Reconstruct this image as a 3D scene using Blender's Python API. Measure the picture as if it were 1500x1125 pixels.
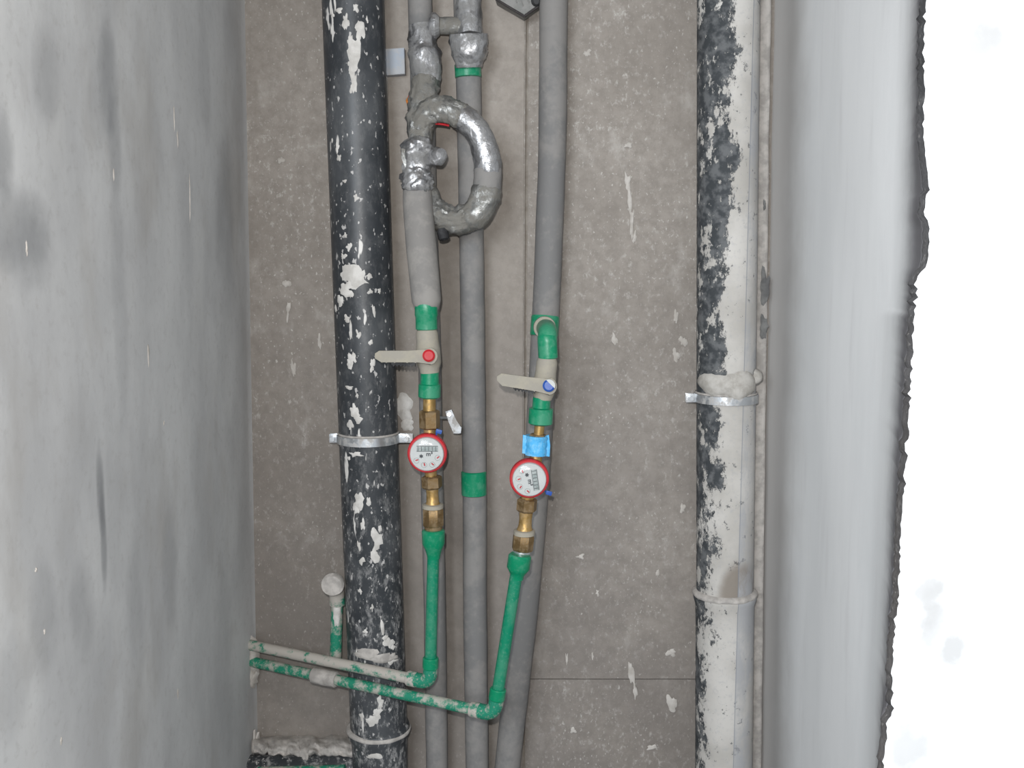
import bpy, bmesh, math, random
from mathutils import Vector, Matrix, noise as mn
random.seed(7)
for o in list(bpy.data.objects): bpy.data.objects.remove(o)
S = bpy.context.scene
COL = S.collection
# ------------------------------------------------------------------ camera
F = 1470.0                      # focal length in pixels of a 1500 wide frame
TH = math.radians(7.1)
CAM = Vector((0, 0, 1.5))
cd = bpy.data.cameras.new('camera'); cam = bpy.data.objects.new('camera', cd); COL.objects.link(cam)
cd.sensor_width = 36; cd.lens = 36 * F / 1500; cd.clip_start = 0.02
cam.location = CAM; cam.rotation_euler = (math.pi / 2 - TH, 0, 0)
S.camera = cam
# ------------------------------------------------------------------ world, lights, exposure
w = bpy.data.worlds.new('world'); S.world = w; w.use_nodes = True
bg = w.node_tree.nodes['Background']; bg.inputs[0].default_value = (0.86, 0.93, 1.0, 1); bg.inputs[1].default_value = 0.78
fl = bpy.data.lights.new('camera_flash', 'POINT'); fl.energy = 58; fl.color = (1, 0.97, 0.93); fl.shadow_soft_size = 0.012
flo = bpy.data.objects.new('camera_flash', fl); COL.objects.link(flo); flo.location = (-0.03, 0.0, 1.58)
al = bpy.data.lights.new('area_fill', 'AREA'); al.shape = 'RECTANGLE'; al.size = 1.0; al.size_y = 1.2  # unseen fill lamp added to brighten the right wall
al.energy = 62; al.color = (0.86, 0.93, 1.0)
alo = bpy.data.objects.new('area_fill', al); COL.objects.link(alo); alo.location = (-0.75, -1.15, 2.15)
alo.rotation_euler = (Vector((0.5, 1.6, 1.3)) - alo.location).to_track_quat('-Z', 'Y').to_euler()
S.view_settings.view_transform = 'Standard'; S.view_settings.look = 'None'
S.view_settings.gamma = 1; S.view_settings.use_curve_mapping = False; S.view_settings.exposure = 0.0

# ------------------------------------------------------------------ helpers
UP = Vector((0, math.sin(TH), math.cos(TH))); FW = Vector((0, math.cos(TH), -math.sin(TH)))
def P(px, py, Y):
    """point of the depth plane Y that lies on the sight line of pixel (px, py)"""
    d = FW + Vector(((px - 750) / F, 0, 0)) + UP * ((562.5 - py) / F)
    return CAM + d * (Y / d.y)
def R(rpx, Y): return rpx * Y / F
def N(v, s=1.0): return mn.noise(Vector(v) * s)

def tag(o, label=None, cat=None, group=None, kind=None):
    if label: o['label'] = label
    if cat: o['category'] = cat
    if group: o['group'] = group
    if kind: o['kind'] = kind
    return o
def empty(name, loc, label, cat, group=None):
    o = bpy.data.objects.new(name, None); COL.objects.link(o); o.location = loc; o.empty_display_size = 0.03
    return tag(o, label, cat, group)
def wloc(o):
    v = Vector((0, 0, 0))
    while o: v += o.location; o = o.parent
    return v
def build(name, bm, mat, parent=None, sharp=35, origin=None, label=None, recalc=True):
    if recalc: bmesh.ops.recalc_face_normals(bm, faces=bm.faces)
    off = wloc(parent) if parent else Vector((0, 0, 0))
    loc = Vector((0, 0, 0))
    if origin is not None: loc = Vector(origin) - off; off = Vector(origin)
    bmesh.ops.translate(bm, vec=-off, verts=bm.verts)
    me = bpy.data.meshes.new(name); bm.to_mesh(me); bm.free()
    for p in me.polygons: p.use_smooth = sharp > 0
    if sharp > 0: me.set_sharp_from_angle(angle=math.radians(sharp))
    for m in (mat if isinstance(mat, (list, tuple)) else [mat]): me.materials.append(m)
    o = bpy.data.objects.new(name, me); COL.objects.link(o); o.location = loc
    if parent: o.parent = parent
    if label: o['label'] = label
    return o

def tube(bm, pts, rad, seg=24, caps=True, wob=None, rot=0.0):
    """sweep a circle along pts (metres) with one radius each; wob(p, i, k) scales the radius"""
    pts = [Vector(p) for p in pts]
    n = len(pts); tang = []
    for i in range(n):
        a = pts[max(i - 1, 0)]; b = pts[min(i + 1, n - 1)]
        j = i
        d = b - a
        if d.length < 1e-7: d = pts[-1] - pts[0]
        tang.append(d.normalized())
    ref = Vector((0, -1, 0))
    if abs(tang[0].dot(ref)) > 0.9: ref = Vector((0, 0, 1))
    u = (ref - tang[0] * ref.dot(tang[0])).normalized()
    rings = []
    for i in range(n):
        t = tang[i]; u = (u - t * u.dot(t)).normalized(); v = t.cross(u)
        ring = []
        for k in range(seg):
            a = rot + 2 * math.pi * k / seg
            dirv = u * math.cos(a) + v * math.sin(a)
            r = rad[i]
            if wob: r *= wob(pts[i] + dirv * r, i, k)
            ring.append(bm.verts.new(pts[i] + dirv * r))
        rings.append(ring)
    for i in range(n - 1):
        for k in range(seg):
            bm.faces.new((rings[i][k], rings[i][(k + 1) % seg], rings[i + 1][(k + 1) % seg], rings[i + 1][k]))
    if caps:
        bm.faces.new(rings[0][::-1]); bm.faces.new(rings[-1])
    return bm
def prof(pl, seg=24, rot=0.0, wob=None, bm=None):
    """pl = (px, py, Y, radius in px): turned shape along a line"""
    bm = bm or bmesh.new()
    A = P(*pl[0][:3]); B = P(*pl[-1][:3]); ax = (B - A).normalized()
    pts = []; rad = []
    last = -1
    for (x, y, Y, r) in pl:
        p = P(x, y, Y); t = (p - A).dot(ax)
        t = max(t, last + 1e-5); last = t
        pts.append(A + ax * t); rad.append(R(r, Y))
    # frames along the straight axis
    return tube(bm, pts, rad, seg, True, wob, rot)
def smooth_path(cp, n=8):
    """Catmull-Rom through control points"""
    cp = [Vector(c) for c in cp]; out = []
    for i in range(len(cp) - 1):
        p0 = cp[max(i - 1, 0)]; p1 = cp[i]; p2 = cp[i + 1]; p3 = cp[min(i + 2, len(cp) - 1)]
        for k in range(n):
            t = k / n
            out.append(0.5 * ((2 * p1) + (p2 - p0) * t + (2 * p0 - 5 * p1 + 4 * p2 - p3) * t * t + (-p0 + 3 * p1 - 3 * p2 + p3) * t ** 3))
    out.append(cp[-1]); return out
def box(bm, c, s, M=None, bev=0.0):
    r = bmesh.ops.create_cube(bm, size=1, matrix=Matrix.Translation(c) @ (M or Matrix.Identity(4)) @ Matrix.Diagonal((s[0], s[1], s[2], 1)))
    if bev > 0:
        es = list({e for v in r['verts'] for e in v.link_edges})
        bmesh.ops.bevel(bm, geom=es, offset=bev, segments=2, affect='EDGES', profile=0.7)
    return bm
def prism(bm, pl, Y, t, bev=0.0):
    """outline in pixels at depth Y, thickness t away from the camera"""
    f = [bm.verts.new(P(x, y, Y)) for x, y in pl]; b = [bm.verts.new(P(x, y, Y) + Vector((0, t, 0))) for x, y in pl]
    fs = [bm.faces.new(f), bm.faces.new(b[::-1])]; n = len(pl)
    for i in range(n): fs.append(bm.faces.new((f[i], b[i], b[(i + 1) % n], f[(i + 1) % n])))
    if bev > 0:
        es = list(fs[0].edges)
        bmesh.ops.bevel(bm, geom=es, offset=bev, segments=2, affect='EDGES')
    return bm
def splat(bm, fn, ru, rv, seed, th=0.0012, n=22, jag=0.35, rings=4):
    """irregular thin dab of plaster; fn(u, v, h) -> point on the surface raised by h"""
    rr = [1 + jag * (mn.noise(Vector((math.cos(2 * math.pi * k / n) * 1.3 + seed * 3.1, math.sin(2 * math.pi * k / n) * 1.3, seed))) * 1.4
                     + random.uniform(-.25, .25)) for k in range(n)]
    c = bm.verts.new(fn(0, 0, th)); prev = None
    for i in range(1, rings + 1):
        q = i / rings; h = th * (1 - q ** 3) - (0.0004 if i == rings else 0)
        ring = [bm.verts.new(fn(ru * q * rr[k] * math.cos(2 * math.pi * k / n), rv * q * rr[k] * math.sin(2 * math.pi * k / n), h)) for k in range(n)]
        for k in range(n):
            if prev is None: bm.faces.new((c, ring[k], ring[(k + 1) % n]))
            else: bm.faces.new((prev[k], ring[k], ring[(k + 1) % n], prev[(k + 1) % n]))
        prev = ring
    return bm

# ------------------------------------------------------------------ materials
class G:
    def __init__(s, name):
        s.m = bpy.data.materials.new(name); s.m.use_nodes = True; s.t = s.m.node_tree; s.n = s.t.nodes
        s.b = s.n['Principled BSDF']; s.tc = s.n.new('ShaderNodeTexCoord').outputs['Object']
    def L(s, a, b): s.t.links.new(a, b)
    def map(s, sc=(1, 1, 1), loc=(0, 0, 0), rot=(0, 0, 0), src=None):
        m = s.n.new('ShaderNodeMapping'); m.inputs['Scale'].default_value = sc; m.inputs['Location'].default_value = loc
        m.inputs['Rotation'].default_value = rot; s.L(src or s.tc, m.inputs[0]); return m.outputs[0]
    def noise(s, scale, det=4, rough=.55, src=None, dist=0):
        m = s.n.new('ShaderNodeTexNoise'); m.inputs['Scale'].default_value = scale; m.inputs['Detail'].default_value = det
        m.inputs['Roughness'].default_value = rough; m.inputs['Distortion'].default_value = dist; s.L(src or s.tc, m.inputs['Vector']); return m.outputs['Fac']
    def vor(s, scale, src=None):
        m = s.n.new('ShaderNodeTexVoronoi'); m.inputs['Scale'].default_value = scale; s.L(src or s.tc, m.inputs['Vector']); return m.outputs['Distance']
    def rng(s, v, a, b, c=0.0, d=1.0):
        m = s.n.new('ShaderNodeMapRange'); m.interpolation_type = 'SMOOTHSTEP'
        for i, x in enumerate((a, b, c, d)): m.inputs[i + 1].default_value = x
        s.L(v, m.inputs[0]); return m.outputs[0]
    def mth(s, op, a, b=None):
        m = s.n.new('ShaderNodeMath'); m.operation = op
        for i, x in enumerate((a, b)):
            if x is None: continue
            if isinstance(x, (int, float)): m.inputs[i].default_value = x
            else: s.L(x, m.inputs[i])
        return m.outputs[0]
    def mix(s, f, a, b):
        m = s.n.new('ShaderNodeMix'); m.data_type = 'RGBA'
        if isinstance(f, (int, float)): m.inputs[0].default_value = f
        else: s.L(f, m.inputs[0])
        for i, x in ((6, a), (7, b)):
            if isinstance(x, tuple): m.inputs[i].default_value = (*x, 1)
            else: s.L(x, m.inputs[i])
        return m.outputs[2]
    def sep(s, src=None):
        m = s.n.new('ShaderNodeSeparateXYZ'); s.L(src or s.tc, m.inputs[0]); return m.outputs
    def blob(s, axis_u, axis_v, cu, cv, ru, rv, warp=.35, soft=.6):
        """soft elliptical stain in two object axes, edge broken by noise"""
        o = s.sep()
        u = s.mth('DIVIDE', s.mth('SUBTRACT', o[axis_u], cu), ru); v = s.mth('DIVIDE', s.mth('SUBTRACT', o[axis_v], cv), rv)
        d = s.mth('ADD', s.mth('MULTIPLY', u, u), s.mth('MULTIPLY', v, v))
        nz = s.noise(22, 4); d = s.mth('ADD', d, s.mth('MULTIPLY', s.mth('SUBTRACT', nz, .5), warp * 6))
        return s.rng(d, 1 + soft, max(0.0, 1 - soft), 0, 1)
    def bump(s, h, st=.3, dist=.004):
        m = s.n.new('ShaderNodeBump'); m.inputs['Strength'].default_value = st; m.inputs['Distance'].default_value = dist
        s.L(h, m.inputs['Height']); s.L(m.outputs[0], s.b.inputs['Normal'])
    def out(s, col=None, rough=.8, metal=0.0, spec=None):
        for k, x in (('Base Color', col), ('Roughness', rough), ('Metallic', metal), ('Specular IOR Level', spec)):
            if x is None: continue
            if isinstance(x, tuple): s.b.inputs[k].default_value = (*x, 1)
            elif isinstance(x, (int, float)): s.b.inputs[k].default_value = x
            else: s.L(x, s.b.inputs[k])
        return s.m

def concrete(name, a, b, fleck, amount=.6, seed=0, bumpst=.35, low_tint=.55):
    g = G(name); v = g.map(loc=(seed, seed * 2, seed * 3))
    c = g.mix(g.rng(g.noise(2.2, 5, .6, v), .32, .68), a, b)
    c = g.mix(g.rng(g.noise(38, 5, .7, v), .38, .66, 0, .55), c, tuple(x * .80 for x in a))
    g1 = g.rng(g.noise(2.6, 3, .5, g.map(loc=(5, seed, 1))), .42, .62)
    f1 = g.mth('MULTIPLY', g.rng(g.noise(75, 4, .7, g.map(sc=(1, 1, .75), loc=(seed, 0, 0))), .52, .72), g.mth('MULTIPLY', g.mth('ADD', g1, .25), amount))
    c = g.mix(f1, c, fleck)
    f2 = g.mth('MULTIPLY', g.rng(g.noise(13, 5, .7, g.map(sc=(1, 1, .7), loc=(0, 0, seed))), .54, .74), amount * .7)
    c = g.mix(f2, c, fleck)
    lo = g.mth('MULTIPLY', g.rng(g.sep()[2], 1.75, .75), g.rng(g.noise(5, 5, .65, v), .3, .6, .3, 1))   # browner and darker towards the floor, broken by noise
    c = g.mix(g.mth('MULTIPLY', lo, low_tint), c, (.17, .152, .14))
    f3 = g.mth('MULTIPLY', g.rng(g.noise(190, 2, .5, g.map(sc=(1, 1, .7), loc=(seed, 3, 0))), .62, .72), g.rng(g.noise(4, 4, .6, g.map(loc=(1, seed, 4))), .4, .6, .15, .8))
    c = g.mix(g.mth('MULTIPLY', f3, amount), c, (.60, .575, .54))
    g.bump(g.mth('ADD', g.noise(60, 6, .7, v), g.mth('MULTIPLY', f1, .5)), bumpst, .004)
    return g.out(c, .92, 0, .2)
M = {}
M['conc'] = concrete('cast_concrete', (.268, .240, .213), (.338, .306, .275), (.48, .452, .42), .8)
M['conc_smooth'] = concrete('smooth_concrete', (.318, .285, .253), (.362, .325, .290), (.44, .405, .375), .2, 3, .15)
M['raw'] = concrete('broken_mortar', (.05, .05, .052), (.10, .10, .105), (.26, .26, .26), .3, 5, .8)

def left_plaster():
    g = G('grey_left_plaster')
    st = g.map(sc=(1, 1, .62))
    c = g.mix(g.rng(g.noise(4.0, 6, .62, st), .34, .66), (.49, .493, .497), (.605, .61, .61))
    c = g.mix(g.rng(g.noise(6.5, 4, .6, g.map(sc=(1, 1, .55), loc=(3, 2, 5))), .5, .72, 0, .55), c, (.42, .405, .385))
    c = g.mix(g.rng(g.noise(9, 4, .6, g.map(sc=(1, 1, .3), loc=(1, 8, 2))), .5, .74, 0, .4), c, (.62, .62, .61))
    c = g.mix(g.rng(g.noise(70, 4, .7), .5, .75, 0, .3), c, (.36, .35, .34))
    # dirt smears, drawn where they sit on the wall (object y = towards the back, z = height)
    for (px, py, ry, rz, k) in STAINS:
        q = LW(px, py)
        c = g.mix(g.mth('MULTIPLY', g.blob(1, 2, q.y, q.z, ry, rz, .30, 1.0), k), c, (.17, .175, .185))
    g.bump(g.noise(24, 6, .6, st), .18, .004)
    return g.out(c, .85, 0, .25)
def right_plaster(name, stains=()):
    g = G(name); st = g.map(sc=(1, 1, .25))
    c = g.mix(g.rng(g.noise(4, 5, .6, st), .3, .7), (.74, .755, .765), (.84, .85, .857))
    c = g.mix(g.rng(g.noise(30, 4, .6, g.map(sc=(1, 1, .12))), .5, .75, 0, .35), c, (.66, .66, .67))
    o = g.sep()
    c = g.mix(g.rng(g.mth('ADD', o[1], g.mth('MULTIPLY', g.noise(9, 4), .10)), 1.80, 2.02, 0, .9), c, (.43, .415, .40))  # corner shading painted in, greyer towards the inner corner
    # shade of the lip painted into the colour, darkening towards the arris
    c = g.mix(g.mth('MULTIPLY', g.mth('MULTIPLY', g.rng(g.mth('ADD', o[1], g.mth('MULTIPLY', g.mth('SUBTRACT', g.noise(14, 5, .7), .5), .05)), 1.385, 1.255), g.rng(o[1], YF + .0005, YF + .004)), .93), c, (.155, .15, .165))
    for (q, rx, rz, k) in stains:
        c = g.mix(g.mth('MULTIPLY', g.mth('MULTIPLY', g.blob(0, 2, q.x, q.z, rx, rz, 1.1, .9), g.rng(o[1], YF + .004, YF + .002)), k), c, (.50, .50, .50))
    g.bump(g.noise(26, 5, .6, st), .12, .004)
    return g.out(c, .8, 0, .3)

def plaster_mat(name, c0, c1):
    g = G(name); c = g.mix(g.rng(g.noise(45, 4, .6), .35, .65), c0, c1)
    g.bump(g.noise(120, 4, .7), .4, .002); return g.out(c, .9, 0, .2)
M['splat'] = plaster_mat('white_plaster_dab', (.50, .48, .45), (.66, .64, .61))
M['mortar'] = plaster_mat('grey_mortar', (.34, .32, .30), (.50, .47, .44))
M['wallsplat'] = plaster_mat('pale_wall_dab', (.42, .39, .355), (.54, .51, .475))
M['darkdab'] = plaster_mat('dark_dirt', (.12, .12, .12), (.2, .2, .195))
M['palemortar'] = plaster_mat('pale_mortar', (.34, .32, .29), (.48, .46, .43))
M['brownmortar'] = plaster_mat('brownish_mortar', (.25, .22, .19), (.33, .30, .265))

def drain_left():
    g = G('charcoal_drain_plastic')
    c = g.mix(g.rng(g.noise(9, 4), .4, .7), (.034, .038, .043), (.075, .08, .086))
    o = g.sep()
    low = g.rng(o[2], 1.35, .5, .12, 1)      # more cement on the lower pipe
    f = g.mth('MULTIPLY', g.rng(g.noise(75, 5, .75, g.map(sc=(1, 1, .5))), .48, .64), low)
    c = g.mix(g.mth('MULTIPLY', f, .8), c, (.36, .355, .35))
    f = g.mth('MULTIPLY', g.rng(g.noise(30, 3, .55, g.map(sc=(1.3, 1.3, .33), loc=(4, 1, 2))), .645, .68), g.rng(o[0], .035, -.01))
    c = g.mix(f, c, (.66, .64, .61))
    f = g.rng(g.noise(130, 2, .5, g.map(sc=(1, 1, .6))), .64, .70)
    c = g.mix(g.mth('MULTIPLY', f, .7), c, (.62, .60, .58))
    g.bump(g.noise(70, 4, .6), .12, .002)
    return g.out(c, .42, 0, .4)
def drain_right():
    g = G('plaster_splashed_drain_plastic')
    dk = g.mix(g.rng(g.noise(60, 4), .4, .65), (.045, .05, .055), (.13, .135, .14))
    wh = g.mix(g.rng(g.noise(8, 4), .35, .65), (.42, .40, .37), (.55, .53, .50))
    wh = g.mix(g.rng(g.noise(110, 4, .7), .5, .75, 0, .5), wh, (.36, .36, .37))
    o = g.sep()
    edge = g.mth('ADD', o[0], g.mth('MULTIPLY', g.mth('SUBTRACT', g.noise(13, 9, .80, g.map(sc=(1, 1, .6))), .5), .22))
    lowz = g.mth('MULTIPLY', g.rng(o[2], 1.05, 1.65), -.016)
    cov = g.rng(g.mth('ADD', edge, lowz), -.034, -.027)
    c = g.mix(g.rng(g.noise(32, 5, .7, g.map(sc=(1, 1, .7), loc=(2, 2, 2))), .54, .60), dk, wh)
    c = g.mix(cov, c, wh)
    c = g.mix(g.mth('MULTIPLY', g.rng(g.noise(45, 6, .75, g.map(loc=(7, 2, 2))), .60, .64), .8), c, dk)
    zb = P(750, 850, 1.93).z
    c = g.mix(g.mth('MULTIPLY', g.mth('MULTIPLY', g.blob(0, 2, .026, zb - .012, .040, .062, .12, .5), g.rng(o[2], zb - .026, zb - .018)), .9), c, (.22, .19, .16))
    # bluish grey stripe down the right hand side
    f = g.mth('MULTIPLY', g.rng(o[0], .021, .024), g.rng(g.noise(14, 5, .7, g.map(sc=(1, 1, .5))), .40, .60, .15, .85))
    c = g.mix(f, c, (.37, .375, .39))
    c = g.mix(g.mth('MULTIPLY', g.rng(g.mth('ABSOLUTE', g.mth('SUBTRACT', o[0], .0225)), .0014, .0003), .6), c, (.17, .19, .23))
    g.bump(g.mth('ADD', cov, g.mth('MULTIPLY', g.noise(60, 5), .4)), .45, .002)
    return g.out(c, .75, 0, .3)
def dusty(name, base, dust, amt, rough=.5, sc=14, fine=.4, metal=0.0, thr=.5):
    g = G(name)
    f = g.rng(g.noise(sc, 5, .7), thr - .08, thr + .08, 0, amt)
    c = g.mix(f, base, dust)
    c = g.mix(g.rng(g.noise(sc * 8, 4, .7), .55, .72, 0, fine), c, dust)
    if 'tape' in name: g.bump(g.noise(55, 5, .65, None, 1.2), .55, .004)
    else: g.bump(g.noise(sc * 6, 4, .6), .15, .002)
    if metal:
        return g.out(c, g.mix(f, (rough,) * 3, (.9,) * 3), g.mth('MULTIPLY', g.mth('SUBTRACT', 1.0, f), metal), .5)
    return g.out(c, rough, 0, .4)
M['foam'] = dusty('grey_foam_insulation', (.175, .172, .170), (.27, .255, .24), .55, .75, 9, .25)
M['foam2'] = dusty('pale_dusty_foam', (.215, .205, .195), (.29, .275, .255), .7, .8, 12, .3)
M['green'] = dusty('green_plastic', (.0, .215, .10), (.22, .42, .33), .18, .35, 26, .15)
M['greenpipe'] = dusty('green_pipe_plastic', (.0, .20, .105), (.30, .42, .35), .12, .38, 26, .2)
M['greendusty'] = dusty('cement_covered_green_plastic', (.015, .20, .125), (.43, .40, .36), 1.0, .8, 38, .8, 0, .44)
M['greendusty2'] = dusty('half_covered_green_plastic', (.01, .21, .125), (.43, .40, .36), .9, .7, 34, .5, 0, .53)
M['tape'] = dusty('silver_tape', (.46, .46, .47), (.15, .145, .135), .7, .30, 22, .35, .9, .51)
M['tapedull'] = dusty('dusty_silver_tape', (.26, .26, .25), (.175, .165, .145), .9, .38, 30, .5, .75, .50)
M['brass'] = dusty('aged_brass', (.44, .28, .10), (.30, .22, .13), .5, .40, 40, .35, .8, .52)
M['brassdark'] = dusty('dark_brass', (.21, .135, .06), (.25, .19, .12), .5, .45, 40, .35, .7, .5)
M['beige'] = dusty('dusty_beige_valve', (.335, .308, .25), (.29, .27, .235), .7, .75, 30, .3)
M['steel'] = dusty('galvanised_steel', (.55, .57, .59), (.42, .40, .375), .8, .32, 30, .5, .8, .55)
M['black'] = dusty('black_rubber', (.018, .018, .02), (.1, .1, .1), .3, .7, 30, .2)
M['red'] = dusty('red_plastic', (.46, .012, .02), (.42, .06, .06), .3, .5, 60, .05)
M['blue'] = dusty('blue_plastic', (.015, .07, .34), (.06, .14, .3), .3, .4, 60, .05)
M['bluetape'] = dusty('light_blue_tape', (.07, .40, .74), (.25, .55, .78), .5, .5, 60, .3)
M['white'] = dusty('white_plastic', (.50, .515, .505), (.46, .47, .455), .3, .35, 30, .1)
M['ink'] = dusty('dark_print', (.04, .045, .05), (.06, .06, .06), .2, .6, 30, .1)
M['greyprint'] = dusty('grey_counter_window', (.25, .29, .28), (.36, .39, .38), .8, .4, 120, .2)
M['rust'] = dusty('orange_wire', (.55, .17, .02), (.3, .1, .02), .4, .6, 60, .2)
M['plate'] = dusty('pale_zinc_plate', (.36, .40, .46), (.44, .43, .42), .6, .5, 40, .3)
M['greyblock'] = dusty('grey_ribbed_plastic', (.20, .20, .19), (.27, .26, .25), .6, .7, 60, .3)
M['hoodrim'] = dusty('dark_rim', (.035, .03, .03), (.08, .07, .07), .3, .7, 60, .3)
g = G('clear_cover')
g.n.remove(g.b); tr = g.n.new('ShaderNodeBsdfTransparent'); gl = g.n.new('ShaderNodeBsdfGlossy'); gl.inputs['Roughness'].default_value = .12
fr = g.n.new('ShaderNodeFresnel'); fr.inputs[0].default_value = 1.45; mx = g.n.new('ShaderNodeMixShader')
g.L(fr.outputs[0], mx.inputs[0]); g.L(tr.outputs[0], mx.inputs[1]); g.L(gl.outputs[0], mx.inputs[2])
g.L(mx.outputs[0], g.n['Material Output'].inputs[0]); M['glass'] = g.m

# ------------------------------------------------------------------ setting: shaft walls
YB = 2.0                                         # face of the back wall
cl0, cl1 = P(356, 0, YB), P(376, 1125, YB)       # inner left corner
cr0, cr1 = P(1146, 0, YB), P(1122, 1125, YB)     # inner right corner
def lerp_z(a, b, z): return a.lerp(b, (z - a.z) / (b.z - a.z))
ZB, ZT = 0.0, 2.6
def LX(z): return lerp_z(cl0, cl1, z).x
def LW(px, py):
    """where the sight line of a pixel meets the left wall"""
    x = -0.53
    for _ in range(4):
        d = P(px, py, 1.0) - CAM; t = x / d.x; q = CAM + d * t; x = LX(q.z)
    return q
STAINS = [(146, 720, .011, .055, .55), (150, 790, .009, .06, .5), (8, 225, .02, .04, .45), (70, 115, .03, .05, .30), (160, 110, .03, .06, .35), (170, 215, .02, .06, .35),
          (22, 330, .07, .04, .42), (45, 375, .05, .04, .3), (60, 910, .03, .07, .28), (250, 830, .03, .08, .25), (120, 900, .03, .06, .25), (150, 130, .035, .07, .2),
          (175, 440, .02, .16, .2), (330, 330, .05, .14, .3), (300, 120, .03, .08, .2), (15, 1010, .04, .05, .22), (330, 950, .05, .2, .15), (200, 900, .03, .1, .2)]
M['left'] = left_plaster()

def grid_wall(rows, name, mats, parent=None, matfn=None, label=None):
    bm = bmesh.new(); vs = [[bm.verts.new(p) for p in r] for r in rows]
    for i in range(len(vs) - 1):
        for k in range(len(vs[0]) - 1):
            f = bm.faces.new((vs[i][k], vs[i][k + 1], vs[i + 1][k + 1], vs[i + 1][k]))
            if matfn: f.material_index = matfn(k)
    return bm
NZ = 130
zs = [ZB + (ZT - ZB) * i / NZ for i in range(NZ + 1)]
# left wall: closed slab, gently uneven plaster, small cove in the corner
rows = []
for z in zs:
    x = LX(z); r = []
    for k in range(4): a = k / 3; r.append(Vector((x + .004 * (1 - a) ** 2 + .0, YB + .004 - .0 - .03 * a, z)))
    for k in range(1, 46):
        y = YB - .03 - (YB - .03 - .9) * k / 45
        r.append(Vector((x + .006 * N((0, y * 3, z * 2)) + .002 * N((3, y * 14, z * 7)), y, z)))
    r += [Vector((x - .02, .885, z)), Vector((-1.6, .885, z)), Vector((-1.6, YB + .1, z)), Vector((x + .004, YB + .1, z))]
    r.append(r[0].copy()); rows.append(r)
wl = build('wall_left', grid_wall(rows, '', None), M['left'], sharp=50, label='smooth grey plastered side wall with dark smears'); wl['kind'] = 'structure'

# right wall: inner face swells into a lip, broken dark arris, bright front face
YF = 1.19
EDGE = [(-400, 1352), (0, 1357), (60, 1353), (130, 1354), (200, 1353), (240, 1357), (270, 1362), (290, 1356), (310, 1354), (335, 1361), (375, 1361), (392, 1355), (405, 1343), (470, 1339), (600, 1332),
        (770, 1320), (870, 1316), (950, 1308), (1045, 1306), (1060, 1300), (1125, 1294), (1600, 1270)]
def interp(tab, v):
    for a, b in zip(tab, tab[1:]):
        if a[0] <= v <= b[0]: return a[1] + (b[1] - a[1]) * (v - a[0]) / (b[0] - a[0])
    return tab[0][1] if v < tab[0][0] else tab[-1][1]
def edge_x(z):
    py = 562.5 - F * ((Vector((0, YF, z)) - CAM).dot(UP) / (Vector((0, YF, z)) - CAM).dot(FW))
    return P(interp(EDGE, py), py, YF).x, py
rowsR = []; NZR = 520
zr = [ZB + (ZT - ZB) * i / NZR for i in range(NZR + 1)]
for z in zr:
    xc = lerp_z(cr0, cr1, z).x; ex, py = edge_x(z)
    jag = .0035 * N((z * 60, 1, 2)) + .0045 * N((z * 190, 5, 2))
    ex += jag; r = []
    band = .012 if py > 385 else .020        # thickness of the dark lip strip
    yl0 = 1.44 if py > 470 else 1.40
    xl = ex - .003
    for k in range(0, 26):                    # inner face from the corner to the start of the lip
        y = YB + .004 - (YB + .004 - yl0) * k / 25
        a = max(0, 1 - k / 3)
        r.append(Vector((xc - .016 * a * a + .003 * N((7, y * 5, z * 3)), y, z)))
    x0 = r[-1].x
    for k in range(1, 13):                    # lip, bulged in to turn its face from the flash
        q = k / 12; y = yl0 - (yl0 - YF - .012) * q
        r.append(Vector((x0 + (xl - x0) * (q ** 1.75), y, z)))
    r.append(Vector((ex - .0015 + .002 * N((z * 90, 0, 0)), YF + .008 + .003 * N((z * 70, 3, 0)), z)))
    r.append(Vector((ex, YF, z)))             # broken edge
    r.append(Vector((ex + .006 + .002 * N((z * 50, 9, 9)), YF - .001, z)))
    for k in range(1, 9): r.append(Vector((ex + .006 + (1.6 - ex) * k / 8, YF - .0015, z)))
    r += [Vector((1.612, YB + .1, z)), Vector((xc - .016, YB + .1, z))]; r.append(r[0].copy()); rowsR.append(r)
st = [(P(1432, 62, YF), .030, .022, .9), (P(1445, 30, YF), .012, .03, .8), (P(1350 + 5, 880, YF), .018, .03, .8), (P(1395, 950, YF), .014, .035, .8), (P(1368, 905, YF), .018, .03, .7), (P(1330, 1090, YF), .02, .03, .6)]
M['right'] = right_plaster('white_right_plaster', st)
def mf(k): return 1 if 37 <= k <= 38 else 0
wr = build('wall_right', grid_wall(rowsR, '', None, matfn=mf), [M['right'], M['raw']], sharp=50, label='white plastered side wall with broken front edge'); wr['kind'] = 'structure'

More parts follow.
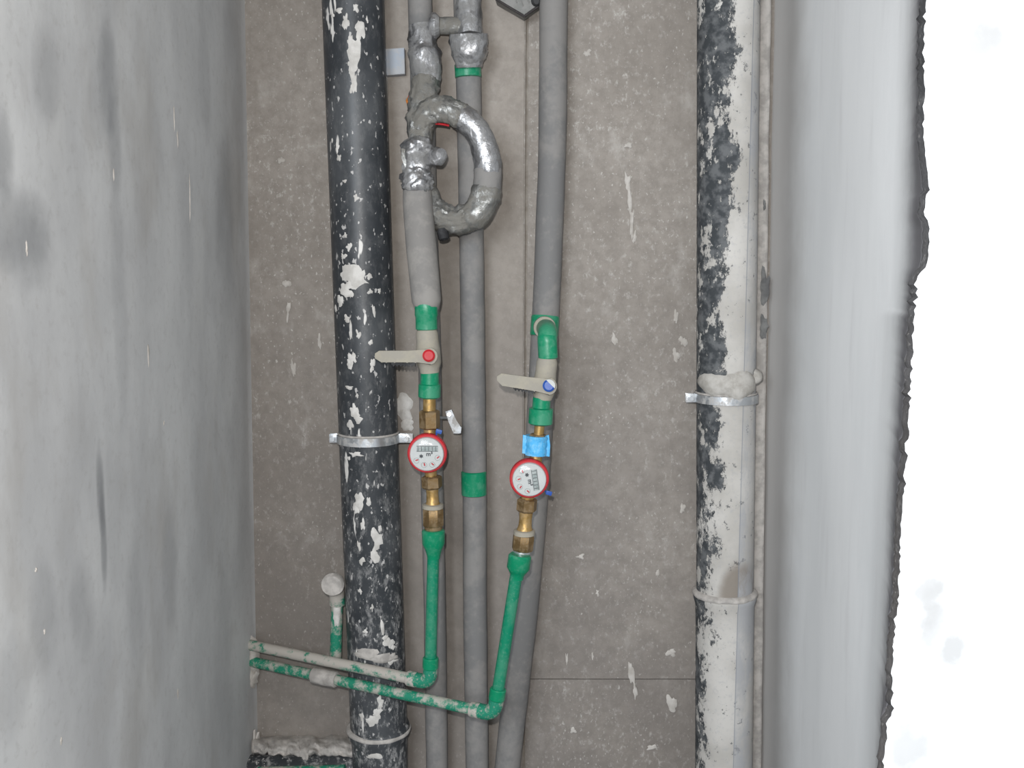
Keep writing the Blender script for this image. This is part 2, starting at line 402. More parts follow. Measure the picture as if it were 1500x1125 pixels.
# back wall: a backing slab and cast panels with recessed joints between them
bm = bmesh.new(); box(bm, (0, YB + .07, (ZB + ZT) / 2), (1.16, .12, ZT - ZB))
wb = build('wall_back', bm, M['brownmortar'], sharp=0, label='concrete back wall of the pipe shaft'); wb['kind'] = 'structure'
def panel(p4, mat, bev=.003, t=.02, dy=0.0, lab=None):
    bm = bmesh.new()
    a, b, c, d = p4; nx, nz = 24, 40; g_ = []
    for i in range(nz + 1):
        row = []
        for k in range(nx + 1):
            u, v = k / nx, i / nz
            p = a.lerp(b, u).lerp(d.lerp(c, u), v)
            p = Vector((p.x, YB + dy + .0012 * N((p.x * 6, 0, p.z * 5)) + .0006 * N((p.x * 30, 3, p.z * 30)), p.z))
            row.append(bm.verts.new(p))
        g_.append(row)
    for i in range(nz):
        for k in range(nx): bm.faces.new((g_[i][k], g_[i][k + 1], g_[i + 1][k + 1], g_[i + 1][k]))
    edges = [e for e in bm.edges if e.is_boundary]
    r = bmesh.ops.extrude_edge_only(bm, edges=edges)
    for v in [x for x in r['geom'] if isinstance(x, bmesh.types.BMVert)]: v.co.y += t
    return build('panel', bm, mat, wb, sharp=40, label=lab)
def Zat(py, Y=YB): return P(750, py, Y).z
def XZ(px, py, z):  # x on the back wall for a near vertical pixel line through two points
    return px
def vline(p0, p1):  # function z -> x on the back wall from two pixels
    a, b = P(*p0, YB), P(*p1, YB); return lambda z: lerp_z(a, b, z).x
v770 = vline((770, 20), (766, 1000)); v776 = vline((774.5, 20), (769.5, 1000)); vL = lambda z: LX(z) - .01; vR = lambda z: lerp_z(cr0, cr1, z).x + .01
zj = Zat(995)
def quad(fl_, fr_, z0, z1): return [Vector((fl_(z0), YB, z0)), Vector((fr_(z0), YB, z0)), Vector((fr_(z1), YB, z1)), Vector((fl_(z1), YB, z1))]
panel(quad(vL, v770, ZB, ZT), M['conc'])
panel(quad(v776, vR, ZB, zj - .0012), M['conc'], dy=.0015)
panel(quad(v776, vR, zj + .0012, ZT), M['conc'])
# smooth lighter board strip behind the small risers
a0, a1 = vline((566, 0), (590, 1125)), vline((768, 20), (764, 1000))
o = panel(quad(lambda z: a0(z), lambda z: a1(z), ZB, ZT), M['conc_smooth'], t=.004, dy=-.003, lab='smoother lighter concrete strip behind the thin pipes'); 
# mortar strip beside the right hand drain pipe
bm = bmesh.new()
for (y0, y1, xa, xb, xc_, xd) in ((0, 0, 1106, 1131, 0, 0),):
    rows2 = []
    for z in zs:
        t = (z - cr0.z) / (cr1.z - cr0.z)
        x1 = (P(1131, 0, 1.965).lerp(P(1117, 1125, 1.965), t)).x + .0015 * N((z * 9, 2, 2)); x0 = x1 - .05
        rows2.append([Vector((x0, YB + .004, z)), Vector((x0, 1.975, z)), Vector((x1 - .008, 1.965 + .002 * N((z * 12, 0, 0)), z)), Vector((x1 - .002, 1.967, z)), Vector((x1, 1.974, z)), Vector((x1, YB + .004, z))])
bm = grid_wall(rows2, '', None)
build('mortar_strip', bm, M['mortar'], wb, sharp=60, label='pale mortar strip beside the right drain pipe')

# plaster dabs and runs on the walls
def back_fn(px, py, tilt=0.0, Y=YB):
    c = P(px, py, Y); ca, sa = math.cos(tilt), math.sin(tilt)
    return lambda u, v, h: Vector((c.x + u * ca - v * sa, Y - .0015 - h, c.z + u * sa + v * ca))
bm = bmesh.new()
for (px, py, ru, rv, t) in ((919, 268, 4.5, 14, .1), (922, 290, 4, 22, .08), (926, 325, 2.5, 18, -.02), (929, 348, 2.5, 8, -.2), (920, 213, 5, 4, 0), (1000, 745, 4, 7, .1), (868, 960, 2, 6, 0), (875, 868, 2.5, 5, 0),
                            (925, 985, 4, 18, .1), (930, 1010, 3, 12, .1), (983, 955, 7, 6, .2), (840, 1070, 5, 5, 0), (985, 1030, 8, 14, .3), (850, 815, 6, 4, 0), (963, 840, 3, 8, .1), (830, 965, 2, 9, 0),
                            (1000, 500, 6, 8, .1), (990, 520, 5, 10, .2), (900, 497, 4, 8, .3), (430, 540, 4, 12, .1), (420, 415, 5, 5, 0), (422, 455, 3, 12, -.1), (468, 500, 3, 10, 0), (412, 235, 4, 5, 0),
                            (600, 742, 2, 10, 0), (860, 78, 6, 5, 0), (990, 465, 3, 9, 0), (955, 1095, 8, 5, 0), (760, 1090, 0, 0, 0)):
    if ru: splat(bm, back_fn(px, py, t), R(ru, YB), R(rv, YB), px * .37 + py, .0014, jag=.55)
build('plaster_dab', bm, M['wallsplat'], wb, sharp=60, label='pale runs and dabs of plaster')['kind'] = 'stuff'
bm = bmesh.new(); splat(bm, back_fn(592, 596, .2), R(16, YB), R(24, YB), 3, .006, 26, .4); splat(bm, back_fn(596, 622, .2), R(12, YB), R(10, YB), 9, .004, 26, .4)
build('plaster_patch', bm, M['splat'], wb, sharp=60, label='white plaster patch behind the pipe clamp')
bm = bmesh.new()
for (px, py, ru, rv) in ((1121, 420, 8, 22), (1119, 478, 8, 17), (1120, 300, 2, 8)):
    c = P(px, py, 1.962); splat(bm, (lambda c: lambda u, v, h: Vector((c.x + u, 1.9635 - h, c.z + v)))(c), R(ru, 2), R(rv, 2), px + py, .0015, jag=.5)
build('dirt_patch', bm, M['darkdab'], wb, sharp=60, label='dark dirt patches on the mortar strip')['kind'] = 'stuff'
bm = bmesh.new()
for (px, py, ru, rv) in ((254, 172, 1.6, 16), (259, 203, 2.6, 12), (40, 364, 2.6, 10), (216, 520, 4.5, 14), (167, 255, 2, 9), (61, 925, 3.5, 4), (50, 835, 4, 4), (262, 1015, 2, 9), (240, 620, 2.5, 3), (277, 290, 1, 26), (90, 1085, 4, 6)):
    q = LW(px, py); s = 1.0
    splat(bm, (lambda q: lambda u, v, h: Vector((LX(q.z + v) + .006 * N((0, (q.y + u) * 3, (q.z + v) * 2)) + .002 * N((3, (q.y + u) * 14, (q.z + v) * 7)) + .0006 + h, q.y + u * 1.3, q.z + v)))(q), R(ru, q.y) * .6, R(rv, q.y), px + py, .0009, jag=.6)
build('plaster_dab', bm, M['wallsplat'], wl, sharp=60, label='small pale dabs on the grey side wall')['kind'] = 'stuff'
bm = bmesh.new()   # torn mortar round the two supply pipes where they leave the side wall, and down the corner
for (px, py, ru, rv) in ((370, 958, 9, 30), (369, 990, 7, 16), (374, 1085, 6, 24)):
    q = P(px + 6, py, 1.985)
    splat(bm, (lambda q: lambda u, v, h: Vector((q.x + u - .004, 1.975 - h * 1.0 + u * .4, q.z + v)))(q), R(ru, 2), R(rv, 2), px + py, .012, 26, .5)
build('torn_mortar', bm, M['wallsplat'], wl, sharp=50, label='torn pale mortar where the supply pipes leave the wall')

bm = bmesh.new(); box(bm, (0, .5, -.05), (3.4, 3.4, .1)); fo = build('floor', bm, M['raw'], sharp=0, label='concrete floor'); fo['kind'] = 'structure'
bm = bmesh.new(); box(bm, (0, .5, ZT + .05), (3.4, 3.4, .1)); fo = build('ceiling', bm, M['conc'], sharp=0, label='concrete ceiling'); fo['kind'] = 'structure'

# ------------------------------------------------------------------ drain pipes
def extend(pts):
    """run a riser on to floor and ceiling"""
    a = pts[0] + (pts[0] - pts[1]) * ((ZT - pts[0].z) / (pts[0].z - pts[1].z))
    b = pts[-1] + (pts[-1] - pts[-2]) * ((pts[-1].z - ZB) / (pts[-2].z - pts[-1].z))
    return [a] + pts + [b]
def subdiv(pts, rad, step=.02):
    op, orr = [pts[0]], [rad[0]]
    for a, b, ra, rb in zip(pts, pts[1:], rad, rad[1:]):
        n = max(1, int((b - a).length / step))
        for k in range(1, n + 1): op.append(a.lerp(b, k / n)); orr.append(ra + (rb - ra) * k / n)
    return op, orr
def cyl_fn(A, B, r, px, py):
    """surface function of a leaning drain pipe near pixel (px, py): u along the girth, v along the pipe"""
    Yf = A.y
    ax = (B - A).normalized()
    for _ in range(3):
        q = P(px, py, Yf); t = (q.z - A.z) / (B.z - A.z); c = A.lerp(B, t); dx = max(-r * .98, min(r * .98, q.x - c.x)); Yf = c.y - math.sqrt(r * r - dx * dx)
    a0_ = math.asin(dx / r); zc = q.z
    def fn(u, v, h):
        c = A.lerp(B, (zc + v - A.z) / (B.z - A.z)); a = a0_ + u / r
        return Vector((c.x + (r + h) * math.sin(a), c.y - (r + h) * math.cos(a), zc + v))
    return fn
YD = 1.93; RD = R(43.5, YD)
M['drainL'] = drain_left(); M['drainR'] = drain_right()
dA, dB = P(517, 0, YD), P(554.5, 1050, YD)
foot = extend([dA, dB])[-1]
d1 = empty('drain_pipe', foot, 'charcoal plastic drain pipe with white plaster splashes, left of the thin pipes', 'drain pipe')
top = extend([dA, dB])[0]
pts, rad = subdiv([top, P(555, 1068, YD)], [RD, RD], .02)
build('pipe', tube(bmesh.new(), pts, rad, 48), M['drainL'], d1, origin=foot)
bl = [(554.5, 1060, 43.5), (554.7, 1062, 47), (555, 1066, 48.5), (555.2, 1074, 48), (555.6, 1080, 44), (556.5, 1100, 43), (558, 1180, 42)]
pp = [P(x, y, YD) for x, y, r in bl] ; rr_ = [R(r, YD) * .985 for x, y, r in bl]
pp.append(foot); rr_.append(rr_[-1])
build('socket', tube(bmesh.new(), pp, rr_, 48), M['drainL'], d1, origin=foot, label='socket mouth with mortar on its rim')
bm = bmesh.new(); tube(bm, [P(554.8, 1063 + k * 1.4, YD) for k in range(6)], [R(r, YD) for r in (46, 48.8, 49.6, 49.6, 49, 46.5)], 48, True, lambda p, i, k: 1 + .02 * N(p * 60))
build('mortar_ring', bm, M['mortar'], d1)
SPL = [(520, 12, 4, 6), (487, 22, 3, 4), (497, 16, 6, 4), (507, 30, 4, 10), (504, 38, 3, 6), (528, 46, 7, 12), (513, 62, 4, 8), (519, 84, 8, 22), (516, 96, 7, 10), (519, 118, 4, 16), (516, 130, 3, 8), (538, 30, 2, 5),
       (494, 217, 4, 8), (497, 232, 4, 5), (487, 206, 2, 4), (505, 265, 4, 2.5), (522, 290, 4, 6), (511, 362, 4, 6), (503, 376, 5, 5), (506, 345, 3, 4),
       (512, 400, 19, 12), (520, 410, 16, 12), (506, 422, 12, 10), (498, 440, 8, 9), (492, 452, 4, 6), (507, 430, 10, 7), (541, 405, 4, 4), (542, 427, 3, 4), (556, 426, 2.5, 4), (548, 455, 3, 8),
       (508, 467, 6, 6), (514, 487, 3, 13), (525, 490, 3.5, 7), (543, 502, 3, 4), (516, 525, 6, 13), (512, 533, 5, 6), (546, 535, 4, 8), (512, 568, 8, 3), (523, 580, 3, 3), (519, 605, 8, 9), (524, 613, 6, 8), (513, 622, 6, 8), (518, 600, 4, 8),
       (520, 666, 11, 3.5), (511, 671, 4, 3), (525, 735, 8, 14), (521, 745, 5, 8), (540, 735, 3, 6), (532, 770, 4, 9), (551, 790, 9, 22), (549, 812, 6, 12), (556, 775, 3, 6), (526, 800, 3, 8), (530, 822, 6, 6),
       (560, 918, 2.5, 13), (571, 942, 8, 8), (565, 934, 4, 5), (576, 948, 4, 5), (552, 1045, 7, 9), (545, 1056, 10, 8), (557, 1030, 5, 12), (530, 1050, 4, 6), (528, 866, 4, 5), (535, 925, 4, 4), (545, 890, 3, 7), (575, 968, 9, 5), (532, 1086, 6, 4), (560, 1095, 14, 4), (548, 1108, 10, 4)]
bm = bmesh.new()
for (px, py, ru, rv) in SPL:
    splat(bm, cyl_fn(dA, dB, RD, px, py), R(ru, YD), R(rv, YD), px * .7 + py * .3, .0013, 20, .6, 3)
build('plaster_splash', bm, M['splat'], d1, sharp=60, label='white plaster splashes')['kind'] = 'stuff'
# cement dust ring above the crossing supply pipes
bm = bmesh.new()
for (px, py, ru, rv) in ((535, 958, 22, 9), (560, 965, 20, 7), (575, 963, 12, 6)):
    splat(bm, cyl_fn(dA, dB, RD, px, py), R(ru, YD), R(rv, YD), px, .0025, 24, .4)
build('cement_crust', bm, M['mortar'], d1, sharp=60, label='grey cement crust above the crossing supply pipe')

rA, rB = P(1067, 0, YD), P(1060, 1125, YD)
ft = extend([rA, rB]); RR = R(44.5, YD)
d2 = empty('drain_pipe', ft[-1], 'drain pipe almost covered in white plaster, beside the white right wall', 'drain pipe')
mid = lambda py: P(1067 - 7 * py / 1125, py, YD)
pts, rad = subdiv([ft[0], mid(880)], [RR, R(42.5, YD)], .02)
build('pipe', tube(bmesh.new(), pts, rad, 48), M['drainR'], d2, origin=(mid(562).x, YD, 0))
bl = [(863, 42.5), (866, 46.5), (870, 47.5), (876, 46.5), (884, 44), (920, 43.5), (1125, 43.5)]
pp = [mid(y) for y, r in bl] + [ft[-1]]; rr_ = [R(r, YD) for y, r in bl] + [R(43.5, YD)]
pts, rad = subdiv(pp, rr_, .03)
build('socket', tube(bmesh.new(), pts, rad, 48, True, lambda p, i, k: 1 + .012 * N(p * 45)), M['drainR'], d2, origin=(mid(562).x, YD, 0))
bm = bmesh.new(); tube(bm, [mid(862 + k * 2) for k in range(6)], [R(q, YD) for q in (43, 46.8, 48.6, 48.8, 47.8, 45.5)], 48, True, lambda p, i, k: 1 + .025 * N(p * 70))
build('mortar_ring', bm, M['mortar'], d2, label='lumpy mortar on the socket rim')
bm = bmesh.new()
splat(bm, cyl_fn(rA, rB, RR, 1045, 563), R(34, YD), R(17, YD), 4, .007, 30, .22, 7); splat(bm, cyl_fn(rA, rB, RR, 1085, 565), R(34, YD), R(19, YD), 8, .009, 30, .22, 7)
splat(bm, cyl_fn(rA, rB, RR, 1107, 552), R(14, YD), R(12, YD), 14, .012, 26, .4)
build('mortar_heap', bm, M['palemortar'], d2, sharp=60, label='mortar piled on the clamp')

# ------------------------------------------------------------------ pipe clamps
def clamp(A, B, r, py, label, ear_l, ear_r, bar=None):
    c = A.lerp(B, (P(750, py, YD).z - A.z) / (B.z - A.z))
    root = empty('pipe_clamp', c + Vector((0, r, 0)), label, 'pipe clamp')
    bm = bmesh.new(); n = 64; rr2 = [r + .001, r + .0045, r + .0045, r + .001]; hh = [-.008, -.008, .008, .008]
    vv = [[bm.verts.new((c.x + rr2[j] * math.cos(2 * math.pi * i / n), c.y + rr2[j] * math.sin(2 * math.pi * i / n), c.z + hh[j])) for j in range(4)] for i in range(n)]
    for i in range(n):
        for j in range(4): bm.faces.new((vv[i][j], vv[(i + 1) % n][j], vv[(i + 1) % n][(j + 1) % 4], vv[i][(j + 1) % 4]))
    es = [e for e in bm.edges if abs(abs(e.verts[0].co.z - c.z) - .008) < 1e-5 and abs(e.verts[0].co.z - e.verts[1].co.z) < 1e-6 and (Vector((e.verts[0].co.x - c.x, e.verts[0].co.y - c.y)).length > r + .004)]
    build('ring', bm, M['steel'], root, sharp=50)
    bm = bmesh.new(); tube(bm, [Vector((c.x + (r + .001) * math.cos(2 * math.pi * i / 40), c.y + (r + .001) * math.sin(2 * math.pi * i / 40), c.z + .010)) for i in range(41)], [.0022] * 41, 8, False)
    build('rubber_liner', bm, M['mortar'], root, label='liner edge caked with cement')
    for sgn, ln in ((-1, ear_l), (1, ear_r)):
        if not ln: continue
        bm = bmesh.new(); box(bm, (c.x + sgn * (r + ln / 2), c.y - .008, c.z), (ln, .004, .017), None, .0012); box(bm, (c.x + sgn * (r + ln / 2), c.y + .0, c.z), (ln, .004, .017), None, .0012)
        build('ear', bm, M['steel'], root, sharp=30)
        bm = bmesh.new(); x = c.x + sgn * (r + ln * .6)
        tube(bm, [Vector((x, c.y - .018, c.z)), Vector((x, c.y - .011, c.z)), Vector((x, c.y - .0109, c.z)), Vector((x, c.y + .016, c.z))], [.0052, .0052, .0028, .0028], 6)
        build('bolt', bm, M['steel'], root, sharp=30)
    bm = bmesh.new(); tube(bm, [Vector((c.x + .004, c.y + r, c.z)), Vector((c.x + .004, YB + .01, c.z))], [.005, .005], 10)
    build('wall_stud', bm, M['steel'], root)
    return root
k1 = clamp(dA, dB, RD, 641, 'galvanised pipe clamp round the charcoal drain pipe, beside the left water meter', .018, .030)
k2 = clamp(rA, rB, R(43.5, YD), 582, 'cement caked pipe clamp round the plaster covered drain pipe', .022, 0)

# ------------------------------------------------------------------ thin insulated risers
def riser(pl, Y, r, label, mat='foam', parts=True):
    pts = extend([P(x, y, Y) for x, y in pl]); pts = pts[:1] + smooth_path(pts[1:-1], 6) + pts[-1:]
    root = empty('insulated_pipe', pts[-1], label, 'pipe')
    pts, rad = subdiv(pts, [R(r, Y)] * len(pts), .025)
    build('foam_sleeve', tube(bmesh.new(), pts, rad, 28, True, lambda p, i, k: 1 + .035 * N(p * 14)), M[mat], root)
    return root
def segpart(name, pl, mat, root, seg=28, rot=0, wob=None, sharp=35, label=None):
    return build(name, prof(pl, seg, rot, wob), M[mat], root, sharp=sharp, label=label)
YR = 1.95
ra = riser([(615, 0), (622, 250), (629, 520), (634, 750), (637, 900), (640, 1125)], YR, 17, 'grey foam sleeved pipe running down behind the left water meter')
rb = riser([(683, 0), (688, 200), (692, 450), (695, 700), (696, 900), (699, 1125)], YR, 18, 'straight grey foam sleeved pipe with two green bands, between the two meters')
rc = riser([(811, 0), (809, 200), (803, 380), (794, 560), (784, 720), (768, 900), (743, 1125), (739, 1180), (738.5, 1260)], YR, 20, 'leaning grey foam sleeved pipe running behind the right water meter')
def wrinkle(a=.07, s=38):
    def f(p, i, k):
        return 1 + a * N(p * s) + a * 1.5 * (abs(N(p * s * 1.9)) - .25) + a * .9 * (abs(N(p * s * 4)) - .25)
    return f
segpart('green_band', [(685, 94, 1.945, 17), (685, 95, 1.945, 18.8), (686, 113, 1.945, 18.8), (686, 114, 1.945, 17)], 'green', rb)
segpart('green_band', [(694, 690, 1.945, 17), (694, 691.5, 1.945, 19), (694.5, 724, 1.945, 19), (694.5, 725, 1.945, 17)], 'green', rb)
def tapeseg(pl, root, mat='tape', name='tape_wrap', seg=48, a=.11, sub=4, label=None):
    o = []
    for p, q in zip(pl, pl[1:]):
        for k in range(sub): t = k / sub; o.append(tuple(p[j] + (q[j] - p[j]) * t for j in range(4)))
    o.append(pl[-1])
    return build(name, prof(o, seg, 0, wrinkle(a)), M[mat], root, sharp=45, label=label)
tapeseg([(685, -20, 1.94, 19), (687, 10, 1.935, 18), (688, 52, 1.93, 19)], rb, label='shiny silver tape wrap')
tapeseg([(686, 50, 1.925, 26), (687, 62, 1.925, 27), (688, 80, 1.925, 25), (688, 92, 1.93, 20), (688, 99, 1.935, 18)], rb, 'tape', label='flared silver tape wrap')
tapeseg([(616, 38, 1.935, 17), (618, 55, 1.93, 20), (617, 70, 1.925, 20), (619, 76, 1.92, 24), (622, 100, 1.92, 22), (626, 122, 1.925, 19)], ra, 'tape', label='shiny silver tape wrap on the riser')
# taped cross pipe between the two upper risers
cx = empty('cross_pipe', P(655, 38, 1.93), 'short taped cross pipe joining two grey pipes near the top edge', 'pipe')
build('sleeve', tube(bmesh.new(), subdiv([P(632, 38, 1.93), P(690, 38, 1.93)], [R(12, 1.93)] * 2, .004)[0], subdiv([P(632, 38, 1.93), P(690, 38, 1.93)], [R(12, 1.93)] * 2, .004)[1], 28, True, wrinkle(.05)), M['tapedull'], cx)
build('tape_wrap', prof([(629, 38, 1.925, 12), (633, 38, 1.925, 16), (638, 38, 1.925, 17), (644, 38, 1.925, 13)], 28, 0, wrinkle(.14)), M['tape'], cx, label='crumpled shiny tape')

# ------------------------------------------------------------------ left branch: taped bypass loop and dropper
bp = empty('bypass_loop', P(640, 335, 1.88), 'ring-shaped bend of pipe wrapped in silver tape above the left valve', 'pipe bend')
YL = 1.885
lp = [(617, 190), (622, 172), (640, 161), (662, 164), (686, 178), (704, 202), (713, 234), (714, 266), (708, 296), (692, 316), (668, 322), (646, 316), (632, 298), (622, 272)]
cpts = smooth_path([P(x, y, YL - .02 * math.sin(math.pi * i / 13)) for i, (x, y) in enumerate(lp)], 7)
rads = [17, 18, 19, 19, 19, 19, 20, 20, 21, 20, 19, 20, 17, 15]
def radi(i): t = i / 7; a = min(int(t), 12); return rads[a] + (rads[a + 1] - rads[a]) * (t - a)
def piece(name, i0, i1, mat, k=1.0, a=.08, s=38, label=None):
    idx = range(i0, i1 + 1)
    def w(p, i, kk): e = .86 if i in (0, len(idx) - 1) else 1; return e * wrinkle(a, s)(p, i, kk)
    return build(name, tube(bmesh.new(), [cpts[i] for i in idx], [R(radi(i) * k, YL) for i in idx], 44, True, w), M[mat], bp, sharp=45, label=label)
piece('tape_wrap', 0, 26, 'tapedull', 1.0, .17, 45, 'dusty wrinkled tape on the upper left of the ring')
piece('tape_wrap', 24, 47, 'tape', 1.0, .07, 30, 'shiny smooth tape on the right of the ring')
piece('foam_sleeve', 44, 52, 'foam', 1.0, .02)
piece('tape_wrap', 50, 66, 'tapedull', 1.04, .10, 38)
piece('tape_wrap', 64, 91, 'tapedull', 1.0, .19, 48, 'dusty crumpled tape on the bottom of the ring')
build('end_cap', prof([(647, 335, 1.865, 6), (649, 340, 1.862, 8.5), (651, 350, 1.862, 8), (651, 352, 1.862, 5)], 16), M['black'], bp, label='black cap under the ring')
bm = bmesh.new(); tube(bm, [P(x, y, 1.876) for x, y in ((638, 181), (645, 181.5), (652, 182.5), (658, 184))], [.0022] * 4, 8)
build('red_strip', bm, M['red'], bp, label='thin red strip inside the ring')

dr = empty('branch_pipe', P(624, 445, 1.82), 'short pale grey foam sleeved branch pipe hanging above the red-capped valve', 'pipe')
def longp(name, cp, mat, root, seg=36, wob=None, label=None, sub=6):
    pts = smooth_path([P(x, y, Y) for x, y, Y, r in cp], sub); rr = []
    for (a, b) in zip(cp, cp[1:]):
        for k in range(sub): rr.append(R(a[3] + (b[3] - a[3]) * k / sub, a[2]))
    rr.append(R(cp[-1][3], cp[-1][2]))
    return build(name, tube(bmesh.new(), pts, rr, seg, True, wob), M[mat], root, sharp=50, label=label)
longp('foam_sleeve', [(611, 272, 1.865, 20), (612, 300, 1.86, 21.5), (617, 360, 1.84, 22), (622, 410, 1.825, 22), (624.5, 440, 1.82, 21.5), (624.8, 444, 1.82, 19)], 'foam2', dr, wob=lambda p, i, k: 1 + .03 * N(p * 18))
longp('tape_wrap', [(623, 118, 1.92, 19), (621, 150, 1.905, 21), (617, 180, 1.89, 20), (616, 206, 1.88, 17)], 'tapedull', dr, 44, wrinkle(.17, 46), 'dusty tape above the ring')
longp('tape_wrap', [(615, 203, 1.88, 13), (613, 216, 1.875, 24), (611, 230, 1.87, 22), (610, 250, 1.868, 19), (611, 266, 1.862, 22), (612, 276, 1.86, 22), (612, 281, 1.86, 17)], 'tape', dr, 48, wrinkle(.18, 44), 'crumpled shiny tape wrap')
build('taped_knob', prof([(622, 236, 1.865, 10), (632, 233, 1.85, 9), (636, 231, 1.842, 12), (642, 229, 1.832, 13.5), (647, 227, 1.826, 10), (649, 226, 1.824, 4)], 28, 0, wrinkle(.12, 60)), M['tape'], dr, label='small taped knob left of the ring')
bm = bmesh.new(); prism(bm, [(585, 255), (591, 252), (598, 258), (599, 268), (592, 266), (584, 262)], 1.855, .004); build('tape_tail', bm, M['black'], dr, sharp=0, label='dark twisted tape end')
bm = bmesh.new(); prism(bm, [(588, 217), (606, 221), (600, 238), (594, 246), (588, 232)], 1.853, .006); build('tape_tail', bm, M['tapedull'], dr, sharp=0)

# zinc plate, orange wire, small clip and grey corner
zp = empty('wall_plate', P(577, 110, 1.985), 'small pale zinc plate on the wall beside the charcoal drain pipe', 'bracket')
bm = bmesh.new(); prism(bm, [(556, 72), (592, 70), (593, 108), (556, 111)], 1.975, .023, .001); build('plate', bm, M['plate'], zp, sharp=30)
ow = empty('wire_end', P(600, 152, 1.94), 'tiny orange wire end left of the taped pipe', 'wire')
build('insulation', tube(bmesh.new(), smooth_path([P(606, 150, 1.93), P(601, 154, 1.925), P(597, 148, 1.925), P(600, 143, 1.93)], 6), [.0032] * 19, 10), M['rust'], ow)
build('core', tube(bmesh.new(), [P(600, 143, 1.93), P(602, 136, 1.932)], [.0034, .003], 10), M['red'], ow, label='dark red tip')
ws = empty('wall_batten', P(566, 260, 1.99), 'thin pale upright strip on the wall right of the charcoal drain pipe', 'strip')
bm = bmesh.new(); prism(bm, [(562.5, 106), (567, 106), (570, 262), (567, 262)], 1.99, .012); build('strip', bm, M['splat'], ws, sharp=0)
gc = empty('ribbed_box', P(765, 20, 1.98), 'grey ribbed box corner pointing down from the top edge', 'box')
bm = bmesh.new(); prism(bm, [(728, 0), (768, 23), (795, 4), (800, -14), (745, -60), (715, -35)], 1.955, .043, .002); build('body', bm, M['greyblock'], gc, sharp=25)
bm = bmesh.new()
for a, b in (((727, -1), (768, 24)), ((768, 24), (796, 4))): tube(bm, [P(*a, 1.954), P(*b, 1.954)], [.0022] * 2, 8)
build('rim', bm, M['hoodrim'], gc, label='dark rim')
bm = bmesh.new()
for k in range(5): x = 742 + k * 9; tube(bm, [P(x, -12 + k * 1.5, 1.954), P(x + 6, 9 - abs(k - 2) * 5, 1.954)], [.0012] * 2, 6)
build('rib', bm, M['greyblock'], gc)
build('knob', prof([(786, 0, 1.958, 7), (786, 1, 1.948, 8), (786, 2, 1.942, 4)], 12), M['black'], gc, label='dark knob')
sc_ = empty('pipe_clip', P(664, 620, 1.93), 'small galvanised clip between the left meter and the middle pipe', 'clip')
bm = bmesh.new(); prism(bm, [(652, 603), (662, 600), (668, 616), (676, 626), (675, 635), (664, 635), (657, 618)], 1.91, .004, .0008); build('strap', bm, M['steel'], sc_, sharp=30)
bm = bmesh.new(); tube(bm, [P(658, 607, 1.909), P(658, 607, 1.902)], [.0045] * 2, 6); build('screw', bm, M['steel'], sc_, sharp=30)
bm = bmesh.new(); tube(bm, [P(660, 612, 1.915), P(634, 612, 1.94)], [.003] * 2, 8); build('stud', bm, M['steel'], sc_)

# ------------------------------------------------------------------ valves
def valve(segs, body, handle, cap, capmat, Y, label, capY, extra=None):
    root = empty('ball_valve', P(segs[-1][-1][0], segs[-1][-1][1], Y), label, 'valve')
    for s in segs: segpart('socket', [(x, y, Y, r) for x, y, r in s], 'green', root)
    segpart('body', [(x, y, Y, r) for x, y, r in body], 'beige', root)
    bm = bmesh.new(); x, y = cap
    tube(bm, [P(x, y, Y), P(x, y, Y - .030), P(x, y, Y - .0301), P(x, y, Y - .036)], [.011, .011, .0085, .0085], 20); build('stem', bm, M['beige'], root)
    bm = bmesh.new(); prism(bm, handle, Y - .041, .006, .001); h = build('handle', bm, M['beige'], root, sharp=35)
    x0_, y0_ = handle[-1][0] + 8, handle[-1][1] + 15.2; tt = []
    sl = (handle[3][1] - handle[0][1]) / (handle[3][0] - handle[0][0]); n_ = 26
    xs = [x0_ + 16 + (x - 20 - x0_ - 16) * k / n_ for k in range(n_ + 1)]
    tt = [(a, y0_ + (a - x0_) * sl - 3) for a in xs] + [(a, y0_ + (a - x0_) * sl + (3.6 if (k // 2) % 2 else 1.2) + k * .05) for k, a in list(enumerate(xs))[::-1]]
    bm = bmesh.new(); prism(bm, tt, Y - .037, .012); build('shadow_strip', bm, M['black'], h, sharp=0, label='serrated shadow strip under the handle')  # black strip standing in for the shadow under the handle
    bm = bmesh.new(); r = R(9.2, Y - .04)
    tube(bm, [P(x, y, Y - .040), P(x, y, Y - .0455), P(x, y, Y - .048)], [r, r, r * .7], 20); build('cap', bm, M[capmat], h, label=capmat + ' round cap')
    return root, h
YV = 1.815
def hand(x0, y0, x1, y1, w0, w1, teeth=9):
    d = Vector((x1 - x0, y1 - y0)).normalized(); n = Vector((-d.y, d.x)); L = (Vector((x1, y1)) - Vector((x0, y0))).length
    up, lo = [], []
    up += [(x0 + d.x * L * t - n.x * (w0 + (w1 - w0) * t), y0 + d.y * L * t - n.y * (w0 + (w1 - w0) * t)) for t in (.04, .3, .6, .85)]
    for k in range(7):                               # round head
        a = math.radians(-75 + 150 * k / 6); up.append((x1 + d.x * math.cos(a) * 13 + n.x * math.sin(a) * 13, y1 + d.y * math.cos(a) * 13 + n.y * math.sin(a) * 13))
    for k in range(teeth * 2, -1, -1):
        t = .06 + .72 * k / (teeth * 2); ww = w0 + (w1 - w0) * t + (1.6 if k % 2 else -.4)
        lo.append((x0 + d.x * L * t + n.x * ww, y0 + d.y * L * t + n.y * ww))
    return up + lo + [(x0 - d.x * 3, y0 - d.y * 3 + 3), (x0 - d.x * 3, y0 - 4)]
